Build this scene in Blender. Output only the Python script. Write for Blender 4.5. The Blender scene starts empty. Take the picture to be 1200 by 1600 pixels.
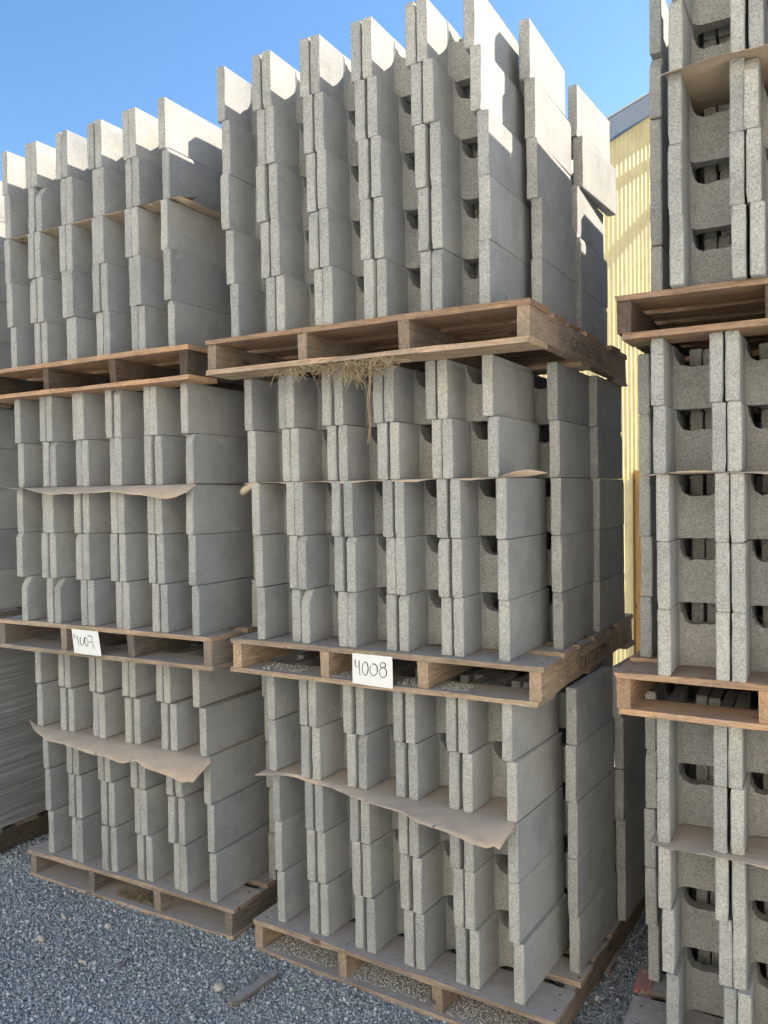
import bpy, bmesh, math, random
import numpy as np
from mathutils import Matrix, Vector

random.seed(7)
rng = np.random.default_rng(7)
scene = bpy.context.scene
COL = scene.collection

# ------------------------------------------------------------------ camera
cam_data = bpy.data.cameras.new("camera")
cam = bpy.data.objects.new("camera", cam_data)
COL.objects.link(cam)
cam_data.sensor_fit = 'HORIZONTAL'
cam_data.sensor_width = 36.0
cam_data.lens = 36.0 * 1297.63 / 1200.0
cam_data.clip_start = 0.05
cam_data.clip_end = 2000.0
R_ = Vector((0.871868, 0.48955, -0.013664))
U_ = Vector((0.000868, 0.026356, 0.999652))
F_ = Vector((-0.48974, 0.871577, -0.022554))
m = Matrix.Identity(4)
for i in range(3):
    m[i][0], m[i][1], m[i][2] = R_[i], U_[i], -F_[i]
m.translation = Vector((1.9252, -2.4603, 1.7644))
cam.matrix_world = m
scene.camera = cam
scene.render.resolution_x, scene.render.resolution_y = 768, 1024

# ------------------------------------------------------------------ sky, sun, exposure
SUN_AZ = math.atan2(0.60, 0.80)          # from +Y towards +X
SUN_EL = math.radians(34.5)
world = bpy.data.worlds.new("World")
scene.world = world
world.use_nodes = True
wn, wl = world.node_tree.nodes, world.node_tree.links
sky = wn.new("ShaderNodeTexSky")
sky.sky_type = 'NISHITA'
sky.sun_disc = False
sky.sun_elevation = SUN_EL
sky.sun_rotation = SUN_AZ
sky.air_density = 1.0
sky.dust_density = 0.45
sky.ozone_density = 2.0
wn["Background"].inputs[1].default_value = 0.074
hs = wn.new("ShaderNodeHueSaturation")
hs.inputs["Saturation"].default_value = 1.18
wl.new(sky.outputs[0], hs.inputs["Color"])
wl.new(hs.outputs[0], wn["Background"].inputs[0])

sun_data = bpy.data.lights.new("sun", 'SUN')
sun_data.energy = 3.8
sun_data.angle = math.radians(0.5)
sun_data.color = (1.0, 0.905, 0.75)
sun = bpy.data.objects.new("sun", sun_data)
COL.objects.link(sun)
sd = Vector((math.sin(SUN_AZ) * math.cos(SUN_EL), math.cos(SUN_AZ) * math.cos(SUN_EL), math.sin(SUN_EL)))
sun.rotation_euler = sd.to_track_quat('Z', 'Y').to_euler()
sun.location = sd * 30

vs = scene.view_settings
vs.view_transform = 'Standard'
vs.look = 'None'
vs.gamma = 1.0
vs.exposure = 1.8
vs.use_curve_mapping = False
scene.render.engine = 'CYCLES'
scene.cycles.max_bounces = 6
scene.cycles.diffuse_bounces = 3

# ------------------------------------------------------------------ node helpers
def new_mat(name):
    mt = bpy.data.materials.new(name)
    mt.use_nodes = True
    nt = mt.node_tree
    b = nt.nodes["Principled BSDF"]
    return mt, nt, b

def N(nt, typ, **kw):
    n = nt.nodes.new(typ)
    for k, v in kw.items():
        if hasattr(n, k):
            setattr(n, k, v)
        else:
            n.inputs[k.replace('_', ' ')].default_value = v
    return n

def L(nt, a, b):
    nt.links.new(a, b)

def ramp(nt, fac, stops):
    r = nt.nodes.new("ShaderNodeValToRGB")
    els = r.color_ramp.elements
    while len(els) < len(stops):
        els.new(0.5)
    for e, (p, c) in zip(els, stops):
        e.position = p
        e.color = (c[0], c[1], c[2], 1) if not isinstance(c, (int, float)) else (c, c, c, 1)
    L(nt, fac, r.inputs[0])
    return r.outputs[0]

def mix(nt, fac, a, b, mode='MIX'):
    n = nt.nodes.new("ShaderNodeMix")
    n.data_type = 'RGBA'
    n.blend_type = mode
    for s, v in ((0, fac), (6, a), (7, b)):
        if hasattr(v, 'links') or hasattr(v, 'is_output'):
            L(nt, v, n.inputs[s])
        else:
            n.inputs[s].default_value = v if s == 0 else (v[0], v[1], v[2], 1)
    return n.outputs[2]

def obj_coords(nt, spread=11.0, scale=None):
    tc = nt.nodes.new("ShaderNodeTexCoord")
    oi = nt.nodes.new("ShaderNodeObjectInfo")
    mul = N(nt, "ShaderNodeMath", operation='MULTIPLY')
    L(nt, oi.outputs["Random"], mul.inputs[0]); mul.inputs[1].default_value = spread
    add = N(nt, "ShaderNodeVectorMath", operation='ADD')
    L(nt, tc.outputs["Object"], add.inputs[0]); L(nt, mul.outputs[0], add.inputs[1])
    out = add.outputs[0]
    if scale:
        mp = N(nt, "ShaderNodeVectorMath", operation='MULTIPLY')
        L(nt, out, mp.inputs[0]); mp.inputs[1].default_value = scale
        out = mp.outputs[0]
    return out, oi.outputs["Random"]

def noise(nt, vec, scale, detail=3.0, rough=0.55, dist=0.0):
    n = nt.nodes.new("ShaderNodeTexNoise")
    n.inputs["Scale"].default_value = scale
    n.inputs["Detail"].default_value = detail
    n.inputs["Roughness"].default_value = rough
    n.inputs["Distortion"].default_value = dist
    L(nt, vec, n.inputs["Vector"])
    return n.outputs["Fac"]

def voronoi(nt, vec, scale):
    n = nt.nodes.new("ShaderNodeTexVoronoi")
    n.inputs["Scale"].default_value = scale
    L(nt, vec, n.inputs["Vector"])
    return n

def bump(nt, h, bsdf, strength, dist, prev=None):
    b = nt.nodes.new("ShaderNodeBump")
    b.inputs["Strength"].default_value = strength
    b.inputs["Distance"].default_value = dist
    L(nt, h, b.inputs["Height"])
    if prev:
        L(nt, prev, b.inputs["Normal"])
    L(nt, b.outputs[0], bsdf.inputs["Normal"])
    return b.outputs[0]

# ------------------------------------------------------------------ materials
def concrete(name, base, speck, bumpy):
    mt, nt, b = new_mat(name)
    v, rnd = obj_coords(nt)
    vc = voronoi(nt, v, 290)
    sep = nt.nodes.new("ShaderNodeSeparateColor")
    L(nt, vc.outputs["Color"], sep.inputs[0])
    d, l = 1 - speck, 1 + speck
    sp = ramp(nt, sep.outputs[0], [(0.0, d * 0.86), (0.2, d), (0.45, 1.0), (0.75, 1.0), (1.0, l)])
    fine = ramp(nt, noise(nt, v, 420, 2), [(0.33, 1 - speck * 1.1), (0.5, 1.0), (0.7, 1 + speck * 0.55)])
    cloud = ramp(nt, noise(nt, v, 7, 4, 0.6), [(0.28, 0.84), (0.5, 1.0), (0.72, 1.10)])
    tone = ramp(nt, rnd, [(0.0, (0.85, 0.86, 0.87)), (0.45, (0.98, 0.98, 0.975)), (0.8, (1.04, 1.035, 1.01)), (1.0, (1.12, 1.10, 1.05))])
    c = mix(nt, 1.0, base, sp, 'MULTIPLY')
    c = mix(nt, 1.0, c, fine, 'MULTIPLY')
    c = mix(nt, 1.0, c, cloud, 'MULTIPLY')
    c = mix(nt, 1.0, c, tone, 'MULTIPLY')
    # pale lime blooms with their own outline
    bl = ramp(nt, noise(nt, v, 10, 2, 0.5, 0.6), [(0.69, 0.0), (0.75, 0.38)])
    c = mix(nt, bl, c, (base[0] * 1.28, base[1] * 1.28, base[2] * 1.28))
    L(nt, c, b.inputs["Base Color"])
    b.inputs["Roughness"].default_value = 0.93
    b.inputs["Specular IOR Level"].default_value = 0.2
    bump(nt, noise(nt, v, 260, 2, 0.6), b, bumpy * 1.3, 0.005)
    return mt

M_SIDE = concrete("concrete_face", (0.388, 0.388, 0.380), 0.085, 0.25)
M_END = concrete("concrete_end", (0.430, 0.420, 0.386), 0.205, 0.5)

def wood(name, c_dark, c_mid, c_light, dust, grey):
    mt, nt, b = new_mat(name)
    v, rnd = obj_coords(nt, 17.0, (1.6, 22.0, 22.0))
    v2, _ = obj_coords(nt, 17.0)
    g = noise(nt, v, 5.0, 5, 0.6, 0.4)
    g2 = noise(nt, v, 22.0, 3, 0.6)
    c = ramp(nt, g, [(0.28, c_dark), (0.5, c_mid), (0.72, c_light)])
    fg = ramp(nt, g2, [(0.33, 0.62), (0.52, 1.0), (0.75, 1.14)])
    c = mix(nt, 1.0, c, fg, 'MULTIPLY')
    stain = ramp(nt, noise(nt, v2, 9, 4, 0.65), [(0.40, 0.0), (0.62, grey)])
    c = mix(nt, stain, c, (0.21, 0.185, 0.160))
    kn, _ = obj_coords(nt, 17.0, (4.0, 11.0, 11.0))
    kv = voronoi(nt, kn, 1.0)
    knot = ramp(nt, kv.outputs["Distance"], [(0.07, 0.85), (0.13, 0.0)])
    c = mix(nt, knot, c, (c_dark[0] * 0.35, c_dark[1] * 0.33, c_dark[2] * 0.33))
    crack = ramp(nt, noise(nt, v, 11.0, 2, 0.5, 0.2), [(0.68, 0.0), (0.71, 0.75)])
    c = mix(nt, crack, c, (c_dark[0] * 0.3, c_dark[1] * 0.3, c_dark[2] * 0.3))
    tone = ramp(nt, rnd, [(0.0, (0.66, 0.66, 0.67)), (0.4, (0.95, 0.93, 0.9)), (1.0, (1.24, 1.17, 1.08))])
    c = mix(nt, 1.0, c, tone, 'MULTIPLY')
    geo = nt.nodes.new("ShaderNodeNewGeometry")
    sx = nt.nodes.new("ShaderNodeSeparateXYZ")
    L(nt, geo.outputs["Normal"], sx.inputs[0])
    up = ramp(nt, sx.outputs[2], [(0.55, 0.0), (0.9, dust)])
    dn = ramp(nt, noise(nt, v2, 30, 4, 0.7), [(0.3, 0.45), (0.65, 1.0)])
    upd = mix(nt, 1.0, up, dn, 'MULTIPLY')
    c = mix(nt, upd, c, (0.40, 0.395, 0.388))
    L(nt, c, b.inputs["Base Color"])
    b.inputs["Roughness"].default_value = 0.85
    b.inputs["Specular IOR Level"].default_value = 0.2
    bump(nt, g2, b, 0.7, 0.004)
    return mt

M_FRESH = wood("pallet_wood_fresh", (0.36, 0.205, 0.120), (0.54, 0.340, 0.205), (0.64, 0.440, 0.290), 0.35, 0.35)
M_TAN = wood("pallet_wood_tan", (0.30, 0.215, 0.150), (0.46, 0.345, 0.245), (0.57, 0.445, 0.330), 0.9, 0.45)
M_GREY = wood("pallet_wood_grey", (0.17, 0.135, 0.108), (0.29, 0.240, 0.195), (0.40, 0.340, 0.280), 0.85, 0.7)
M_DARK = wood("pallet_wood_dark", (0.065, 0.048, 0.038), (0.11, 0.080, 0.060), (0.16, 0.120, 0.09), 0.4, 0.3)

def simple(name, col, rough=0.8, var=0.1, scale=20, spec=0.3):
    mt, nt, b = new_mat(name)
    v, rnd = obj_coords(nt)
    k = ramp(nt, noise(nt, v, scale, 4), [(0.3, 1 - var), (0.7, 1 + var)])
    c = mix(nt, 1.0, col, k, 'MULTIPLY')
    L(nt, c, b.inputs["Base Color"])
    b.inputs["Roughness"].default_value = rough
    b.inputs["Specular IOR Level"].default_value = spec
    return mt, nt, b

M_KRAFT, nt_, b_ = simple("kraft_paper", (0.52, 0.40, 0.285), 0.8, 0.12, 12)
vv, _r = obj_coords(nt_)
bump(nt_, noise(nt_, vv, 18, 4, 0.65, 0.8), b_, 0.55, 0.008)
c_old = b_.inputs["Base Color"].links[0].from_socket
_g = nt_.nodes.new("ShaderNodeNewGeometry"); _s = nt_.nodes.new("ShaderNodeSeparateXYZ")
L(nt_, _g.outputs["Normal"], _s.inputs[0])
_d = ramp(nt_, _s.outputs[2], [(0.6, 0.0), (0.98, 0.45)])
L(nt_, mix(nt_, _d, c_old, (0.46, 0.42, 0.38)), b_.inputs["Base Color"])
M_TAG = simple("white_tag_paper", (0.80, 0.79, 0.74), 0.7, 0.02, 30)[0]
M_INK = simple("marker_ink", (0.03, 0.025, 0.02), 0.6, 0.2, 60)[0]
M_BURN = simple("burnt_stamp", (0.15, 0.11, 0.08), 0.9, 0.4, 80)[0]
M_STEEL = simple("nail_steel", (0.30, 0.27, 0.24), 0.5, 0.2, 60)[0]
M_STEEL.node_tree.nodes["Principled BSDF"].inputs["Metallic"].default_value = 0.8
M_STRAW = simple("dry_straw", (0.33, 0.255, 0.15), 0.85, 0.25, 40)[0]
M_WEED = simple("dry_weed", (0.22, 0.17, 0.10), 0.9, 0.3, 40)[0]
M_FASCIA = simple("painted_fascia", (0.085, 0.112, 0.150), 0.95, 0.06, 3, 0.05)[0]
M_SHADE_FRAME = simple("shade_frame_steel", (0.12, 0.12, 0.13), 0.6, 0.2, 12)[0]
M_CRUMB = simple("concrete_crumbs", (0.50, 0.49, 0.46), 0.95, 0.25, 120)[0]
M_YELLOW, nt_, b_ = simple("yellow_corrugated_paint", (0.72, 0.575, 0.28), 0.55, 0.10, 6)
vv, _r = obj_coords(nt_)
c_old = b_.inputs["Base Color"].links[0].from_socket
rust = ramp(nt_, noise(nt_, vv, 5, 5, 0.7), [(0.55, 0.0), (0.75, 0.45)])
c_new = mix(nt_, rust, c_old, (0.52, 0.36, 0.16))
L(nt_, c_new, b_.inputs["Base Color"])
M_POST = wood("sunlit_post_wood", (0.40, 0.24, 0.10), (0.55, 0.36, 0.16), (0.62, 0.43, 0.22), 0.1, 0.1)

def ground_mat():
    mt, nt, b = new_mat("gravel_ground")
    tc = nt.nodes.new("ShaderNodeTexCoord")
    v = tc.outputs["Object"]
    vc = voronoi(nt, v, 75)
    sep = nt.nodes.new("ShaderNodeSeparateColor")
    L(nt, vc.outputs["Color"], sep.inputs[0])
    c = ramp(nt, sep.outputs[0], [(0.0, (0.20, 0.220, 0.230)), (0.6, (0.36, 0.385, 0.395)), (1.0, (0.55, 0.56, 0.55))])
    big = ramp(nt, noise(nt, v, 1.3, 4), [(0.35, 0.8), (0.7, 1.2)])
    c = mix(nt, 1.0, c, big, 'MULTIPLY')
    L(nt, c, b.inputs["Base Color"])
    b.inputs["Roughness"].default_value = 0.95
    inv = N(nt, "ShaderNodeMath", operation='SUBTRACT')
    inv.inputs[0].default_value = 1.0
    L(nt, vc.outputs["Distance"], inv.inputs[1])
    bump(nt, inv.outputs[0], b, 0.9, 0.012)
    return mt
M_GROUND = ground_mat()

def gravel_mat():
    mt, nt, b = new_mat("gravel_stone")
    at = nt.nodes.new("ShaderNodeAttribute")
    at.attribute_name = "tone"
    c = ramp(nt, at.outputs["Fac"], [(0.0, (0.14, 0.160, 0.172)), (0.30, (0.31, 0.350, 0.368)), (0.62, (0.46, 0.500, 0.515)),
                                      (0.86, (0.61, 0.635, 0.64)), (0.94, (0.56, 0.545, 0.51)), (1.0, (0.74, 0.72, 0.68))])
    tc = nt.nodes.new("ShaderNodeTexCoord")
    k = ramp(nt, noise(nt, tc.outputs["Object"], 260, 3), [(0.3, 0.85), (0.7, 1.12)])
    dirt = ramp(nt, noise(nt, tc.outputs["Object"], 2.2, 4, 0.6), [(0.56, 0.0), (0.72, 0.35)])
    c = mix(nt, 1.0, c, k, 'MULTIPLY')
    c = mix(nt, dirt, c, (0.27, 0.25, 0.225))
    L(nt, c, b.inputs["Base Color"])
    b.inputs["Roughness"].default_value = 0.85
    return mt
M_GRAVEL = gravel_mat()
M_PEBBLE = simple("pale_pebble", (0.46, 0.43, 0.37), 0.85, 0.2, 90)[0]

def film_mat():
    mt, nt, b = new_mat("stretch_film")
    tc = nt.nodes.new("ShaderNodeTexCoord")
    mp = N(nt, "ShaderNodeVectorMath", operation='MULTIPLY')
    L(nt, tc.outputs["Object"], mp.inputs[0]); mp.inputs[1].default_value = (2.0, 2.0, 60.0)
    n = noise(nt, mp.outputs[0], 1.4, 5, 0.65, 0.5)
    c = ramp(nt, n, [(0.3, (0.26, 0.26, 0.255)), (0.6, (0.38, 0.385, 0.385)), (0.8, (0.58, 0.585, 0.59))])
    L(nt, c, b.inputs["Base Color"])
    b.inputs["Roughness"].default_value = 0.28
    b.inputs["Specular IOR Level"].default_value = 0.6
    a = ramp(nt, n, [(0.3, 0.62), (0.75, 0.92)])
    L(nt, a, b.inputs["Alpha"])
    bump(nt, n, b, 0.6, 0.012)
    return mt
M_FILM = film_mat()
M_CARTON = simple("load_brown", (0.26, 0.21, 0.16), 0.85, 0.2, 5)[0]

# ------------------------------------------------------------------ mesh helpers
def mesh_from(name, verts, faces, mats, midx=None, smooth=False):
    me = bpy.data.meshes.new(name)
    me.from_pydata([tuple(v) for v in verts], [], faces)
    for mt in mats:
        me.materials.append(mt)
    if midx is not None:
        me.polygons.foreach_set("material_index", midx)
    if smooth:
        me.polygons.foreach_set("use_smooth", [True] * len(me.polygons))
    me.update()
    return me

def add_obj(name, data, loc=(0, 0, 0), rot=(0, 0, 0), parent=None):
    o = bpy.data.objects.new(name, data)
    COL.objects.link(o)
    o.location = loc
    o.rotation_euler = rot
    o.parent = parent
    return o

def tag(o, label=None, cat=None, group=None, kind=None):
    if label: o["label"] = label
    if cat: o["category"] = cat
    if group: o["group"] = group
    if kind: o["kind"] = kind
    return o

def box_vf(x0, x1, y0, y1, z0, z1):
    v = [(x0, y0, z0), (x1, y0, z0), (x1, y1, z0), (x0, y1, z0), (x0, y0, z1), (x1, y0, z1), (x1, y1, z1), (x0, y1, z1)]
    f = [(0, 3, 2, 1), (4, 5, 6, 7), (0, 1, 5, 4), (1, 2, 6, 5), (2, 3, 7, 6), (3, 0, 4, 7)]
    return v, f

def tube(path, r0, r1, sides=4):
    """a thin tapered tube along a polyline"""
    vs_, fs_ = [], []
    P_ = [Vector(p) for p in path]
    for i, p in enumerate(P_):
        d = (P_[min(i + 1, len(P_) - 1)] - P_[max(i - 1, 0)])
        d = d.normalized() if d.length > 1e-9 else Vector((0, 0, 1))
        a = d.cross(Vector((0.31, 0.77, 0.55))).normalized()
        b = d.cross(a)
        r = r0 + (r1 - r0) * i / (len(P_) - 1)
        for k in range(sides):
            t = 2 * math.pi * k / sides
            vs_.append(p + a * (r * math.cos(t)) + b * (r * math.sin(t)))
    for i in range(len(P_) - 1):
        for k in range(sides):
            k2 = (k + 1) % sides
            fs_.append((i * sides + k, i * sides + k2, (i + 1) * sides + k2, (i + 1) * sides + k))
    fs_.append(tuple(range(sides - 1, -1, -1)))
    n = (len(P_) - 1) * sides
    fs_.append(tuple(range(n, n + sides)))
    return vs_, fs_

class Acc:
    def __init__(self): self.v, self.f = [], []
    def add(self, vf):
        o = len(self.v)
        self.v += [tuple(p) for p in vf[0]]
        self.f += [tuple(i + o for i in q) for q in vf[1]]

# ------------------------------------------------------------------ ground (setting)
GS = 400
gv, gf = [(-GS, -GS, 0), (GS, -GS, 0), (GS, GS, 0), (-GS, GS, 0)], [(0, 1, 2, 3)]
ground = add_obj("ground", mesh_from("ground", gv, gf, [M_GROUND]))
tag(ground, "blue grey gravel yard under the block stacks", "ground", kind="structure")

M_SLAB = simple("bounce_apron_concrete", (0.52, 0.50, 0.46), 0.9, 0.08, 2)[0]
sv, sf = box_vf(3.1, 22, -6.8, 8, -0.2, 0.012)  # unseen pale slab, added to bounce warm sunlight up onto the stacks
slab = add_obj("bounce_apron", mesh_from("bounce_apron", sv, sf, [M_SLAB]))
tag(slab, "unseen pale concrete slab added to bounce sunlight onto the block stacks", "apron", kind="structure")

# ------------------------------------------------------------------ stacks: calibrated layout
PAL_H, BH, BP = 0.1286, 0.1932, 0.194
BW, BD, ST = 0.194, 0.397, 0.036
# name: (y0, yaw, left x of each course, right x of each course)
STK = {
 '1b': (0.082, 0.000, [-1.305, -1.320, -1.335, -1.355, -1.375], [-0.296, -0.311, -0.327, -0.339, -0.374]),
 '1m': (-0.074, 0.0255, [-1.252, -1.262, -1.264, -1.261, -1.271], [-0.250, -0.260, -0.267, -0.271, -0.282]),
 '1t': (-0.049, -0.009, [-1.313, -1.325, -1.338, -1.336, -1.350], [-0.339, -0.345, -0.360, -0.355, -0.366]),
 '2b': (0.081, -0.0677, [0.005, -0.006, -0.008, -0.015, -0.027], [1.020, 1.007, 1.006, 1.003, 0.993]),
 '2m': (0.0, 0.0, [-0.004, -0.013, -0.023, -0.044, -0.054], [0.987, 0.984, 0.985, 0.961, 0.941]),
 '2t': (-0.124, 0.005, [-0.006, -0.023, -0.037, -0.038, -0.056], [0.988, 0.988, 0.985, 0.964, 0.943]),
 '3b': (0.074, 0.0273, [1.443, 1.431, 1.423, 1.422, 1.422], None),
 '3m': (0.0, 0.0095, [1.438, 1.438, 1.436, 1.431, 1.425], None),
 '3t': (-0.058, 0.0129, [1.488, 1.486, 1.485, 1.492, 1.496], None),
 '0m': (0.02, 0.0, [-2.640] * 5, [-1.640] * 5),
 '0t': (0.02, 0.0, [-2.650] * 5, [-1.650] * 5),
}
TIER = {'b': 0, 'm': 1, 't': 2}
def base_z(s):
    return TIER[s[1]] * (PAL_H + 5 * BP) + PAL_H
STACK_TXT = {
 '1b': 'bottom stack, wrapped-load column', '1m': 'middle stack, wrapped-load column', '1t': 'top stack, wrapped-load column',
 '2b': 'bottom stack, straw-nest column', '2m': 'middle stack, straw-nest column', '2t': 'top stack, straw-nest column',
 '3b': 'bottom stack, untagged column', '3m': 'middle stack, untagged column', '3t': 'top stack, untagged column',
 '0m': 'stack resting on wrapped load', '0t': 'stack second above wrapped load',
}
COURSE = ['bottom', 'second', 'third', 'fourth', 'top']
NTH = ['first', 'second', 'third', 'fourth', 'fifth', 'sixth']

# ------------------------------------------------------------------ the H-shaped open end concrete block
def shell_vf(xc, rs, chips):
    """one face shell, lofted in z, edges slightly worn; chips = list of (end, outer?, top?, size)"""
    hx, hy, bv = ST / 2, BD / 2, 0.0035
    ring = [(-hx + bv, -hy), (hx - bv, -hy), (hx, -hy + bv), (hx, hy - bv), (hx - bv, hy), (-hx + bv, hy), (-hx, hy - bv), (-hx, -hy + bv)]
    zs = [0, 0.003, 0.03, 0.09, 0.15, 0.172, BH - 0.003, BH]
    v, f = [], []
    for zi, z in enumerate(zs):
        ins = 0.0022 if zi in (0, len(zs) - 1) else 0.0
        for (x, y) in ring:
            sx = -1 if x < 0 else 1; sy = -1 if y < 0 else 1
            px = x - sx * ins + rs.normal(0, 0.0004)
            py = y - sy * ins + rs.normal(0, 0.0008)
            pz = z
            if rs.random() < (0.22 if zi in (0, 1, len(zs) - 2, len(zs) - 1) else 0.0):
                k_ = rs.uniform(0.0015, 0.006)
                px -= sx * k_ * 0.6; py -= sy * k_
            for (end, top, size) in chips:
                if sy == end:
                    d = (BH - z) if top else z
                    if d < size:
                        py -= sy * (size - d) * rs.uniform(0.5, 0.9)
            v.append((px + xc, py, pz))
    n = len(ring)
    for i in range(len(zs) - 1):
        for k in range(n):
            k2 = (k + 1) % n
            f.append((i * n + k, i * n + k2, (i + 1) * n + k2, (i + 1) * n + k))
    f.append(tuple(range(n - 1, -1, -1)))
    o = (len(zs) - 1) * n
    f.append(tuple(range(o, o + n)))
    return v, f

def web_vf(rs):
    half = BW / 2 - ST + 0.006
    xs = [-half, -0.0602, -0.0572, -0.0545, -0.050, -0.043, -0.030, -0.012, 0.008, 0.028, 0.043, 0.050, 0.0545, 0.0572, 0.0602, half]
    v, f = [], []
    for x in xs:
        a = abs(x) / half
        t = 0.022 + 0.036 * max(0, (a - 0.55) / 0.45) ** 2.2
        if a > 0.86: h = BH - 0.0012
        elif a > 0.80: h = BH - 0.030 - rs.uniform(0, 0.006)
        elif a > 0.72: h = BH - 0.047 - rs.uniform(0, 0.006)
        elif a > 0.62: h = BH - 0.056 - rs.uniform(0, 0.006)
        else: h = BH - 0.060 - rs.uniform(0, 0.007)
        v += [(x, -t, 0.0012), (x, t, 0.0012), (x, t, h), (x, -t, h)]
    for i in range(len(xs) - 1):
        for k in range(4):
            k2 = (k + 1) % 4
            f.append((i * 4 + k, (i + 1) * 4 + k, (i + 1) * 4 + k2, i * 4 + k2))
    f.append((0, 1, 2, 3))
    o = (len(xs) - 1) * 4
    f.append((o + 3, o + 2, o + 1, o))
    return v, f

def make_block_mesh(seed, chipA, chipB):
    rs = np.random.default_rng(seed)
    a = Acc()
    a.add(shell_vf(-BW / 2 + ST / 2, rs, chipA))
    a.add(shell_vf(BW / 2 - ST / 2, rs, chipB))
    a.add(web_vf(rs))
    me = mesh_from("concrete_block", a.v, a.f, [M_SIDE, M_END])
    bm = bmesh.new(); bm.from_mesh(me)
    bmesh.ops.recalc_face_normals(bm, faces=bm.faces)
    for fc in bm.faces:
        c = fc.calc_center_median()
        if abs(fc.normal.y) > 0.6 or (abs(c.x) < BW / 2 - ST - 0.004):
            fc.material_index = 1
    bm.to_mesh(me); bm.free()
    return me

BLOCKS = [make_block_mesh(s, a, b) for s, a, b in [
    (1, [], []), (2, [], []), (3, [], []), (4, [], []), (5, [], []), (6, [], []), (7, [], []), (8, [], []),
    (11, [(-1, True, 0.020)], []), (12, [], [(-1, True, 0.026)]), (13, [(-1, False, 0.012)], []), (14, [], [(-1, False, 0.012)]),
    (15, [(-1, True, 0.042)], []), (16, [], [(-1, True, 0.014), (1, True, 0.03)])]]
PLAIN, CHIP = BLOCKS[:8], BLOCKS[8:]

hidden_v, hidden_f, hidden_m = [], [], []
def hide_block(me, loc, rz):
    n = len(me.vertices)
    co = np.empty(n * 3); me.vertices.foreach_get("co", co); co = co.reshape(-1, 3)
    c, s = math.cos(rz), math.sin(rz)
    w = np.stack([co[:, 0] * c - co[:, 1] * s + loc[0], co[:, 0] * s + co[:, 1] * c + loc[1], co[:, 2] + loc[2]], 1)
    o = sum(len(a) for a in hidden_v)
    hidden_v.append(w)
    for p in me.polygons:
        hidden_f.append(tuple(i + o for i in p.vertices)); hidden_m.append(p.material_index)

def place_block(s, course, row, i, n, x, y, z, rz, visible, me):
    if not visible:
        hide_block(me, (x, y, z), rz); return
    o = add_obj("concrete_block", me, (x, y, z), (0, 0, rz))
    col = s[0]
    if col == '2':
        k, side = i, 'wrapped-load side'
    elif col == '0':
        k, side = n - 1 - i, 'straw-nest side'
    elif col == '1':
        k, side = n - 1 - i, 'straw-nest side'
    else:
        k, side = i, 'straw-nest side'
    pos = f"{NTH[k]} from {side}"
    if row: pos = ['', 'middle row', 'back row'][row] + ' ' + pos
    tag(o, f"grey concrete block, {COURSE[course]} course, {pos}, {STACK_TXT[s]}", "concrete block",
        f"open-end concrete blocks, {STACK_TXT[s]}")

# which blocks the photograph shows
def shown(s, row, course, i, n):
    c = s[0]
    if c == '0':
        return row in (0, 1) and i == n - 1
    if c == '1':
        if row == 0: return True
        return row == 1 and i in ((0, n - 1) if s != '1b' else (n - 1,)) 
    if c == '2':
        if row == 0: return True
        if row == 1: return i in (0, n - 1)
        return i == n - 1
    if row == 0: return i < 2
    if row == 1: return i < 2
    return False

SPECIAL = {('1m', 1, 1): 9, ('1m', 0, 0): 12, ('1m', 1, 0): 8, ('1m', 0, 1): 12, ('2m', 1, 2): 8, ('2m', 0, 1): 12, ('2m', 1, 1): 8, ('2m', 0, 2): 8,
           ('2b', 3, 3): 9, ('2b', 3, 2): 8, ('2m', 0, 3): 8, ('2m', 1, 3): 9, ('2b', 2, 0): 8}
for s, (y0, yaw, xl, xr) in STK.items():
    z0 = base_z(s)
    cy, sy_ = math.cos(yaw), math.sin(yaw)
    ox = xl[0]
    for j in range(5):
        z = z0 + j * BP + (0.0015 if j >= 3 else 0.0)
        left = xl[j]
        right = xr[j] if xr else left + 1.0
        rows = [(0, 5, left, right, 0.0)]
        if s[0] == '0':
            rows = [(0, 5, left, right, 0.0), (1, 5, left, right, 0.41), (2, 5, left, right, 0.82)]
        else:
            # rows two and three: six blocks, pushed half a block sideways so the shells nest in row one
            bl, br = xl[0] - 0.100 + 0.25 * (left - xl[0]), (xr[0] if xr else xl[0] + 1.0) + 0.090 + 0.25 * (right - (xr[0] if xr else xl[0] + 1.0))
            if s == '2t':
                br = [1.058, 1.058, 1.045, 1.041, 1.022][j]; bl = br - 1.19
            rows.append((1, 6, bl, br, 0.268))
            dx = 0.0; dy = 0.0
            if s == '2t': dx, dy = (-0.018, 0.0) if j < 3 else (0.012, 0.045)
            if s == '2m': dx, dy = (0.010, -0.006) if j < 3 else (0.014, -0.009)
            if s == '2b': dx = 0.018
            rows.append((2, 6, bl + 0.012 + dx, br + 0.012 + dx, (0.745 if s == '2t' else 0.676) + dy))
        for (row, n, a, b, yr) in rows:
            pitch = (b - a - BW) / (n - 1)
            dyr = random.gauss(0, 0.003)
            for i in range(n):
                jx = 0.0 if i in (0, n - 1) else random.gauss(0, 0.0028)
                lx = (a - ox) + BW / 2 + pitch * i + jx
                ly = yr + BD / 2 + dyr + random.gauss(0, 0.004)
                x = ox + lx * cy - ly * sy_
                y = y0 + lx * sy_ + ly * cy
                if row == 0: y = y0 + (lx * sy_) + ly * cy
                rz = yaw + random.gauss(0, 0.006)
                if s == '2t' and row == 2 and j >= 3 and i >= n - 2: rz -= 0.07
                key = (s, j, i)
                if row == 0 and key in SPECIAL: me = BLOCKS[SPECIAL[key]]
                elif random.random() < 0.16: me = random.choice(CHIP)
                else: me = random.choice(PLAIN)
                place_block(s, j, row, i, n, x, y, z, rz, shown(s, row, j, i, n), me)

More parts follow.
